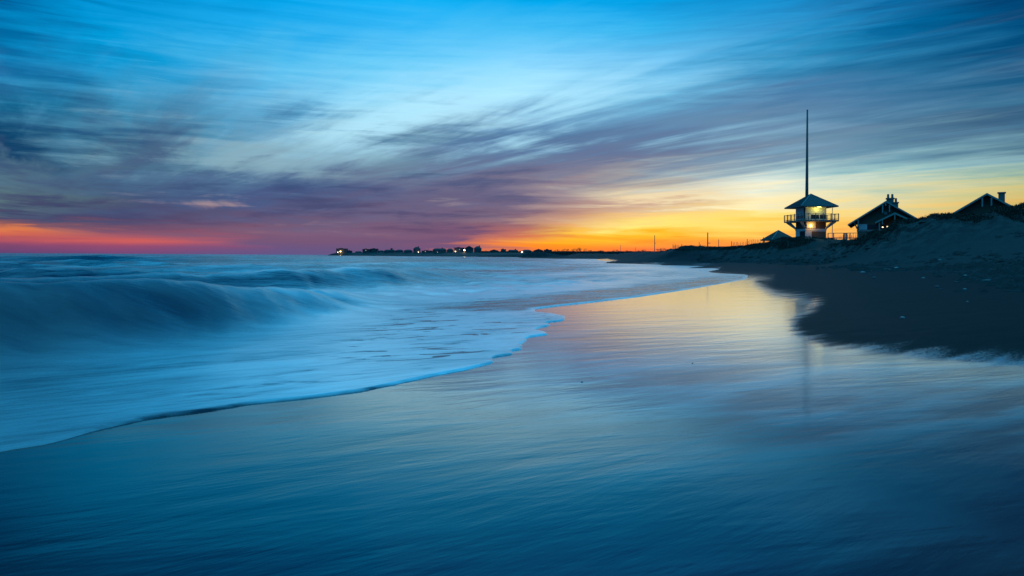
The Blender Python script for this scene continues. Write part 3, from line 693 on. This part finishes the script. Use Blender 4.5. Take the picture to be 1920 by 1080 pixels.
# ================================================================== FAR SHORE
HOUSES = [ # px0, px1, top, style, lights [(px,py,strong)], label
 (632, 651, 466, 'flat', [(633.5, 473, 1), (638.5, 471.5, 2)], 'flat roofed house at the tip of the headland, with the brightest yellow lamps'),
 (651.5, 660, 470, 'flat', [], 'low annex right beside the flat roofed house on the tip'),
 (667, 678, 471, 'hip', [], 'low hipped cottage standing apart, second gap from the tip'),
 (680.5, 694, 467, 'flat', [(686, 469.5, 0)], 'boxy two storey house with a notched flat roof and a row of windows'),
 (695.5, 709, 466.3, 'flat', [], 'square dark house pressed against the notched flat roof house'),
 (709.5, 720, 469.3, 'hip', [(712, 474.2, 1)], 'low hipped house with one orange lamp at its foot'),
 (721.5, 740.5, 468, 'cupola', [(738, 474.8, 2)], 'wide house with a little cupola on its roof'),
 (742, 756, 468, 'hip', [(742.8, 474.6, 1)], 'hipped house with a pale lamp low on its left side'),
 (758, 773, 468, 'hip', [(773.5, 473.8, 0)], 'broad hipped house left of the tall block'),
 (775.5, 788, 463, 'tall', [(784.5, 472.8, 1)], 'tall narrow block, highest on the middle of the headland, one lamp at its foot'),
 (791.5, 811, 470, 'flat', [(798, 471.4, 0)], 'long low flat building right of the tall block'),
 (812, 837, 465.6, 'long', [(820.5, 472.8, 0)], 'longest house of the row, with a level ridge'),
 (838, 850, 466, 'hip', [], 'hipped house between the longest house and the brightly lit one'),
 (852, 871, 464.3, 'flat', [(854, 471.5, 1), (862, 468, 0)], 'flat roofed house beside the white street light'),
 (872, 888, 461, 'gable', [], 'gabled house just right of the white street light'),
 (888.5, 903, 461.6, 'steep', [], 'dark house with stepped roof where the orange glow begins'),
 (918, 935, 467.6, 'gable', [(935.5, 475, 1), (937.5, 473, 1)], 'gabled house at the start of the orange glow, two lamps at its right foot'),
 (939, 949, 467.3, 'flat', [], 'small square house against the orange glow'),
 (952.5, 972, 468.2, 'long', [(955, 474, 0)], 'long low house with a stubby chimney against the orange glow'),
 (978, 997, 468, 'hip', [(978.8, 472.4, 1)], 'hipped house with one white lamp at its left corner'),
 (1000, 1019, 466.6, 'gable', [(1009, 473, 0)], 'wide gabled house, second from the right end of the row'),
 (1019.5, 1035, 468.2, 'flat', [], 'flat roofed house at the right end of the row, beside the trees'),
]
M_HA = pmat('dark_weathered_walls', (.06, .06, .07), .8, .2)
M_HB = pmat('dark_roofing', (.03, .03, .035), .8, .2)
def Ydist(px): return float(np.interp(px, [600, 700, 850, 930, 1000, 1040], [1295, 1265, 1155, 985, 850, 800]))
for px0, px1, top, style, lights, lab in HOUSES:
    pc = (px0 + px1) / 2; Yh = Ydist(pc) + random.uniform(-12, 12)
    a = AT(px0, top, Yh); b = AT(px1, top, Yh); w = (b.x - a.x) / 2; cx_ = (a.x + b.x) / 2
    z0 = float(land_z(np.array([cx_]), np.array([Yh]))[0]) - 1.0
    r = empty('shore_house', (cx_, Yh, z0), 0, lab, 'house', 'houses along the far shore')
    H = a.z - z0; dp = w * .9
    wh = H if style in ('flat',) else H * .72
    MB().box(-w * .94, w * .94, -dp, dp, -2, wh - .3).build('wall', M_HA, r)
    if style == 'flat':
        rr = MB().box(-w, w, -dp - .5, dp + .5, H - .3, H); rr.box(-w * .5, w * .1, -dp * .4, dp * .4, H, H + .9)
        rr.build('roof', M_HB, r)
    elif style == 'gable':
        MB().prism([(-w, wh - .5), (w, wh - .5), (0, H)], -dp - .5, dp + .5).build('roof', M_HB, r)
    else:
        q = .45 if style in ('hip', 'tall') else .75
        if style == 'steep': q = .3
        b_ = MB().add([(-w, -dp, wh - .3), (w, -dp, wh - .3), (w, dp, wh - .3), (-w, dp, wh - .3), (-w * q, 0, H), (w * q, 0, H)],
                      [(0, 1, 5, 4), (1, 2, 5), (2, 3, 4, 5), (3, 0, 4), (0, 3, 2, 1)])
        ro = b_.build('roof', M_HB, r)
        if style == 'cupola':
            MB().box(w * .18, w * .5, -2, 2, H - .5, H + 2.6).build('cupola', M_HB, r)
        if style in ('long', 'tall', 'steep'):
            MB().box(w * .3, w * .3 + 1.6, -1, 1, H - 1.5, H + 1.2).build('chimney', M_HB, ro)
    nwin = max(2, int(w / 3))
    for i in range(nwin):
        xx = -w * .75 + 1.5 * w * i / (nwin - 1)
        MB().box(xx - .7, xx + .7, -dp - .12, -dp + .2, wh * .55, wh * .55 + 1.7).build('window', M_GLASS, r)
    for lx, ly, s in lights:
        p = AT(lx, ly, Yh - dp - .8); sz = (.5, .85, 1.25)[s]
        mt = (M_DIM, M_LAMP2, M_LAMP)[s]
        MB().tube((p.x - cx_, p.y - Yh - .4, p.z - z0 - sz * .6), (p.x - cx_, p.y - Yh - .4, p.z - z0 + sz * .6), sz * .7, sz * .7, 8).build('lamp', mt, r)
    if lights and max(s for *_, s in lights) >= 1:
        lx, ly, s = max(lights, key=lambda q: q[2]); p = AT(lx, ly, Yh - dp - 3)
        plight('house_lamp_light', (p.x - cx_, p.y - Yh, p.z - z0), 350 * s, (1, .7, .35), r, 1.0)
# street light
Yh = Ydist(870); p = AT(870.8, 469, Yh - 25); z0 = float(land_z(np.array([p.x]), np.array([p.y]))[0])
sl_ = empty('street_light', (p.x, p.y, z0), 0, 'street light with the brightest white lamp on the headland', 'street light')
MB().tube((0, 0, -1), (0, 0, p.z - z0), .2, .15, 6).build('pole', M_WOOD, sl_)
MB().tube((0, -.3, p.z - z0 - .9), (0, -.3, p.z - z0 + .9), 1.2, .9, 8).build('lamp', M_LAMP, sl_)
plight('street_light_light', (0, -4, p.z - z0), 1800, (1, .8, .45), sl_, 1.0)
# thin masts over the headland houses
for px_, top in ((803, 464), (821, 463), (830.5, 464), (851, 462), (862.5, 460.5), (737.5, 466)):
    Yh = Ydist(px_) - 20; t = AT(px_, top, Yh); z0 = float(land_z(np.array([t.x]), np.array([Yh]))[0])
    lab = {803: 'thin mast over the long low flat building', 821: 'thin mast over the longest house, left of a twin', 830.5: 'thin mast over the longest house, right of its twin',
           851: 'thin mast beside the flat roofed house left of the street light', 862.5: 'tallest thin mast, just left of the white street light', 737.5: 'thin mast beside the house with a cupola'}[px_]
    o = MB().tube((0, 0, -1), (0, 0, t.z - z0), .3, .16, 5).build('flagpole', M_WOOD); o.location = (t.x, Yh, z0)
    tag(o, lab, 'mast', 'thin masts on the headland')

# --- bare winter trees beyond the beach
M_BARK = pmat('bare_twigs', (.045, .035, .03), .9)
def bare_tree(h, wid, seed):
    rnd = random.Random(seed); tr = MB(); cr = MB()
    tr.tube((0, 0, -1), (0, 0, h * .35), h * .035, h * .025, 6)
    def grow(p, d, l, r, dep):
        q = p + d * l; cr.tube(p, q, r, r * .6, 3)
        if dep == 0: return
        for i in range(3):
            nd = (d + Vector((rnd.uniform(-.9, .9) * wid, rnd.uniform(-.9, .9), rnd.uniform(-.25, .5)))).normalized()
            grow(q, nd, l * rnd.uniform(.6, .85), r * .6, dep - 1)
    for i in range(4):
        grow(Vector((0, 0, h * .3)), Vector((rnd.uniform(-1, 1) * wid, rnd.uniform(-.7, .7), 1)).normalized(), h * .2, h * .016, 4)
    return tr, cr
TREES = [(905, 470, 6), (912, 469, 7), (1046, 467, 9), (1062, 466, 10), (1080, 464.5, 12), (1091, 463, 13), (1104, 468, 8), (1126, 468.5, 9), (1154, 467.5, 10), (1176, 469, 8), (1196, 468.5, 9),
         (1209, 467, 10), (1236, 465.5, 9), (1243, 464.5, 10), (1251, 466.5, 9)]
wher = ['at the right foot of the headland', 'beside the stepped roof house', 'right of the last flat roofed house', 'between the last house and the tall pair', 'left one of the tall rounded pair',
        'right one of the tall rounded pair', 'in the gap after the tall pair', 'midway between the tall pair and the thin pole', 'just left of the short thin pole', 'just right of the short thin pole',
        'beside the tiny distant pole', 'between the tiny pole and the slim pole', 'just right of the slim utility pole', 'middle of the clump right of the slim pole', 'last before the low dune']
for i, (px_, top, wd_) in enumerate(TREES):
    Yt = float(np.interp(px_, [900, 1040, 1250], [1020, 760, 420])); t = AT(px_, top, Yt)
    z0 = float(land_z(np.array([t.x]), np.array([Yt]))[0]) - .5; h = (t.z - z0)
    e = empty('bare_tree', (t.x, Yt, z0), 0, 'small bare winter tree ' + wher[i], 'tree', 'bare trees on the skyline')
    tr, cr = bare_tree(h, 1.0 + (.3 if wd_ > 9 else 0), 40 + i)
    # bring the crown to the height measured
    mx = max(v[2] for v in cr.v); s = h / mx; cr.v = [(v[0] * s * 1.15, v[1] * s, v[2] * s) for v in cr.v]
    tr.build('trunk', M_BARK, e); cr.build('crown', M_BARK, e)
# low scrub line
sc = MB(); rnd = random.Random(5)
for i in range(900):
    px_ = rnd.uniform(900, 1262); Yt = float(np.interp(px_, [900, 1040, 1262], [1030, 780, 260])) + rnd.uniform(-20, 20)
    t = AT(px_, 472.0 - 1.2 * vnoise(np.array([px_ * .11]), np.array([.5]), 3)[0] - rnd.uniform(0, .8), Yt); z0 = 1.0
    s = rnd.uniform(.8, 2.0) * Yt / 700
    for k in range(5):
        d = Vector((rnd.uniform(-1, 1), rnd.uniform(-1, 1), 0)) * s
        a = Vector((t.x, Yt, t.z - s * .4)) + d
        sc.add([a + Vector((-s, 0, -s)), a + Vector((s, rnd.uniform(-s, s), -s)), a + Vector((rnd.uniform(-s, s), 0, s * rnd.uniform(.1, .5)))], [(0, 1, 2)])
    sc.tube((t.x, Yt, z0 - 2), (t.x, Yt, t.z - s * .5), s * .9, s * .6, 5)
scr = sc.build('scrub', M_BARK); tag(scr, 'low dark scrub along the far shore under the bare trees', 'scrub', kind='stuff')

# ================================================================== DUNE GRASS, FENCE, DEBRIS, STONES
M_GRASS = pmat('dry_beach_grass', (.03, .03, .02), .9, .3, .5)
def tufts(n, gen, hmin, hmax, seed, nb=7):
    rnd = np.random.default_rng(seed); pts = gen(n, rnd)
    V = []; F = []
    x, y, z = pts
    for i in range(len(x)):
        h = rnd.uniform(hmin, hmax)
        for k in range(nb):
            a = rnd.uniform(0, 6.28); l = rnd.uniform(.2, .75) * h; w = .018 + .012 * h
            bx, by = x[i] + rnd.normal(0, .12), y[i] + rnd.normal(0, .12)
            tx, ty = bx + math.cos(a) * l, by + math.sin(a) * l
            px_, py_ = -math.sin(a) * w, math.cos(a) * w
            b = len(V); hh = h * rnd.uniform(.6, 1)
            V += [(bx - px_, by - py_, z[i] - .05), (bx + px_, by + py_, z[i] - .05), ((bx + tx) / 2 + px_, (by + ty) / 2 + py_, z[i] + hh * .7), ((bx + tx) / 2 - px_, (by + ty) / 2 - py_, z[i] + hh * .7), (tx, ty, z[i] + hh)]
            F += [(b, b + 1, b + 2, b + 3), (b + 3, b + 2, b + 4)]
    return V, F
def dune_pts(n, rnd):
    xs, ys = [], []
    for pts, w in RW[:2]:
        for (x0, y0, z0), (x1, y1, z1) in zip(pts[:-1], pts[1:]):
            l = math.hypot(x1 - x0, y1 - y0); m = int(n * l / 110)
            t = rnd.uniform(0, 1, m); o = rnd.normal(0, w * .8, m); oy = rnd.normal(-1.5, w * .8, m)
            xs.append(x0 + t * (x1 - x0) + o); ys.append(y0 + t * (y1 - y0) + oy)
    x = np.concatenate(xs); y = np.concatenate(ys); z, dn = land_z(x, y, True)
    k = (z > 2.6) & (dn > .3) & (fbm(x * .40, y * .3, 90, 3) + rnd.uniform(-.04, .04, len(x)) > .47) & (x < 64)
    return x[k], y[k], z[k]
V, F = tufts(60000, dune_pts, .10, .34, 4)
b = MB(); b.v = V; b.f = F
tag(b.build('beach_grass', M_GRASS), 'tufts of dark beach grass over the dunes', 'grass', kind='stuff')

# sand fence over the low dune
M_PICK = pmat('grey_fence_pickets', (.09, .08, .07), .9, .3)
def sand_fence(p0, p1, label):
    a = Vector(p0); c = Vector(p1); L = (c - a).length; n = int(L / .28)
    e = empty('sand_fence', (a.x, a.y, 0), 0, label, 'fence', 'sand fences on the dune')
    pk = MB(); rnd = random.Random(int(L * 10))
    for i in range(n):
        q = a + (c - a) * i / n; z = float(land_z(np.array([q.x]), np.array([q.y]))[0])
        l = rnd.uniform(-.06, .06)
        pk.beam((q.x - a.x, q.y - a.y, z - .2), (q.x - a.x + l, q.y - a.y, z + rnd.uniform(.75, 1.0)), .05, .02)
    pk.build('pickets', M_PICK, e)
    for i in range(int(L / 3) + 1):
        q = a + (c - a) * (i * 3 / L); z = float(land_z(np.array([q.x]), np.array([q.y]))[0])
        MB().tube((q.x - a.x, q.y - a.y + .06, z - .4), (q.x - a.x, q.y - a.y + .06, z + 1.15), .06, .05, 6).build('post', M_PICK, e)
def gp(px_, Yp): 
    v = AT(px_, 470, Yp); return (v.x, Yp)
sand_fence(gp(1372, 117), gp(1462, 110), 'slatted sand fence climbing the dune towards the shelter')
sand_fence(gp(1478, 106), gp(1612, 99), 'slatted sand fence along the foot of the tower and pavilion')
sand_fence(gp(1262, 132), gp(1330, 121), 'low slatted sand fence on the face of the low dune left of the thick pole')

# wrack line
M_WRACK = pmat('dark_seaweed', (.006, .006, .006), .8, .4, 3)
wr = MB(); rnd = np.random.default_rng(21)
n = 9000
yy = 1 / rnd.uniform(1 / 170, 1 / 14, n); dd = 11.5 + 1.3 * rnd.normal(0, 1, n) + 1.6 * np.sin(yy * .21)
far_ = rnd.uniform(0, 1, n) < .35; dd = np.where(far_, rnd.uniform(10, 28, n), dd)
xx = shore_b(yy) + dd
dens = fbm(xx * .35, yy * .12, 101, 3)
k = (dens > .44) & (xx / yy < 1.3); xx, yy = xx[k], yy[k]; zz = land_z(xx, yy)
for i in range(len(xx)):
    s = rnd.uniform(.06, .21) * (1 + yy[i] / 90); a = rnd.uniform(0, 3.14); ca, sa = math.cos(a), math.sin(a)
    h = s * rnd.uniform(.25, .7)
    P = [(xx[i] + (ca * u - sa * v) * s, yy[i] + (sa * u + ca * v) * s, zz[i] + w * h - .004) for u, v, w in
         ((-1.6, -.2, 0), (-.3, -.7, 0), (1.4, -.4, 0), (1.1, .5, 0), (-.4, .8, 0), (-.5, 0, 1), (.6, .1, .8))]
    wr.add(P, [(0, 1, 5), (1, 6, 5), (1, 2, 6), (2, 3, 6), (3, 4, 5, 6), (4, 0, 5)])
tag(wr.build('seaweed_wrack', M_WRACK), 'dark line of seaweed and litter left by the tide', 'seaweed', kind='stuff')

# stones
def ico(sub=2):
    import bmesh
    bm = bmesh.new(); bmesh.ops.create_icosphere(bm, subdivisions=sub, radius=1)
    v = [tuple(x.co) for x in bm.verts]; f = [tuple(q.index for q in x.verts) for x in bm.faces]; bm.free(); return v, f
IV, IF = ico(3)
M_ROCK = [pmat('dark_stone', (.05, .05, .05), .5, .4, 8, .3), pmat('pale_stone', (.24, .24, .23), .45, .3, 8, .3)]
STONES = [(1850, 528, 15, 0, 'largest dark stone on the dry sand at the right'), (1618, 511.5, 9, 1, 'pale rounded stone left of a dark one below the wrack line'),
 (1632, 515.5, 6, 0, 'small dark stone just right of the pale rounded stone'), (1639, 521.5, 8, 0, 'flat dark stone below the pale rounded stone'),
 (1543, 517, 6, 0, 'lone small dark stone nearest the waterline bend'), (1664, 507, 12, 0, 'long low dark stone at the edge of the wrack line'),
 (1681, 503.5, 9, 1, 'thin pale stone in the wrack line'), (1731, 521.5, 5, 1, 'tiny pale stone above the pair of dark stones'), (1757, 538.5, 9, 0, 'left one of a pair of flat dark stones in mid sand'),
 (1764.5, 542.5, 5, 0, 'right one of a pair of flat dark stones in mid sand'), (1809, 542.5, 6, 1, 'pale pebble right of the dark pair'), (1793, 530, 8, 0, 'flat dark stone left of the largest one'),
 (1810, 517, 6, 1, 'pale stone below the thick of the wrack'), (1762, 487.5, 5, 1, 'pale stone highest on the beach, above the wrack'), (1692, 596, 8, 1, 'pale shell like stone alone low on the dark sand'),
 (1814, 566, 4, 1, 'tiny pale pebble in the empty sand right of centre'), (1298.5, 682, 3, 0, 'small dark pebble on the shining wet sand'), (1091, 717, 4, 0, 'small dark pebble on the wet sand below the pink reflection'),
 (1201, 489, 4, 0, 'dark stone on the far sand spit by the water')]
def drop(px_, py_):          # where the line of sight meets the beach
    u, v = uv(px_, py_)
    ys = np.linspace(3, 160, 6000); zs = land_z(u * ys, ys); k = np.argmax(zs > CAM_H + v * ys)
    return u * ys[k], ys[k], zs[k]
for i, (px_, py_, w, m_, lab) in enumerate(STONES):
    x_, y_, z_ = drop(px_, py_); s = w / 2 * y_ / FPX * 1.15
    ph = i * 1.7
    n_ = fbm(np.array([v[0] * 1.4 + ph for v in IV]) + np.array([v[2] for v in IV]), np.array([v[1] * 1.4 - ph for v in IV]), i, 3)
    b = MB(); b.v = [(v[0] * (1 + .5 * (q - .5)) * s, v[1] * (1 + .5 * (q - .5)) * s * .8, v[2] * (1 + .5 * (q - .5)) * s * .42) for v, q in zip(IV, n_)]; b.f = IF
    o = b.build('stone', M_ROCK[m_], smooth=True); o.location = (x_, y_, z_ + s * .15); o.rotation_euler = (0, 0, ph)
    tag(o, lab, 'stone', 'stones on the beach')

# ================================================================== CAMERA
cam = bpy.data.cameras.new('camera'); cam.sensor_width = 36; cam.lens = 36 * FPX / 1920; cam.shift_y = -(540 - PY0) / 1920
cam.clip_start = .05; cam.clip_end = 60000
co = bpy.data.objects.new('camera', cam); C.objects.link(co); co.location = (0, 0, CAM_H)
from mathutils import Matrix
co.matrix_world = Matrix.Translation((0, 0, CAM_H)) @ Matrix.Rotation(math.pi / 2, 4, 'X') @ Matrix.Rotation(ROLL, 4, 'Z')
S = bpy.context.scene; S.camera = co
S.view_settings.view_transform = 'Standard'; S.view_settings.look = 'None'; S.view_settings.exposure = 0; S.view_settings.gamma = 1
S.render.engine = 'CYCLES'
S.cycles.max_bounces = 5; S.cycles.use_denoising = True
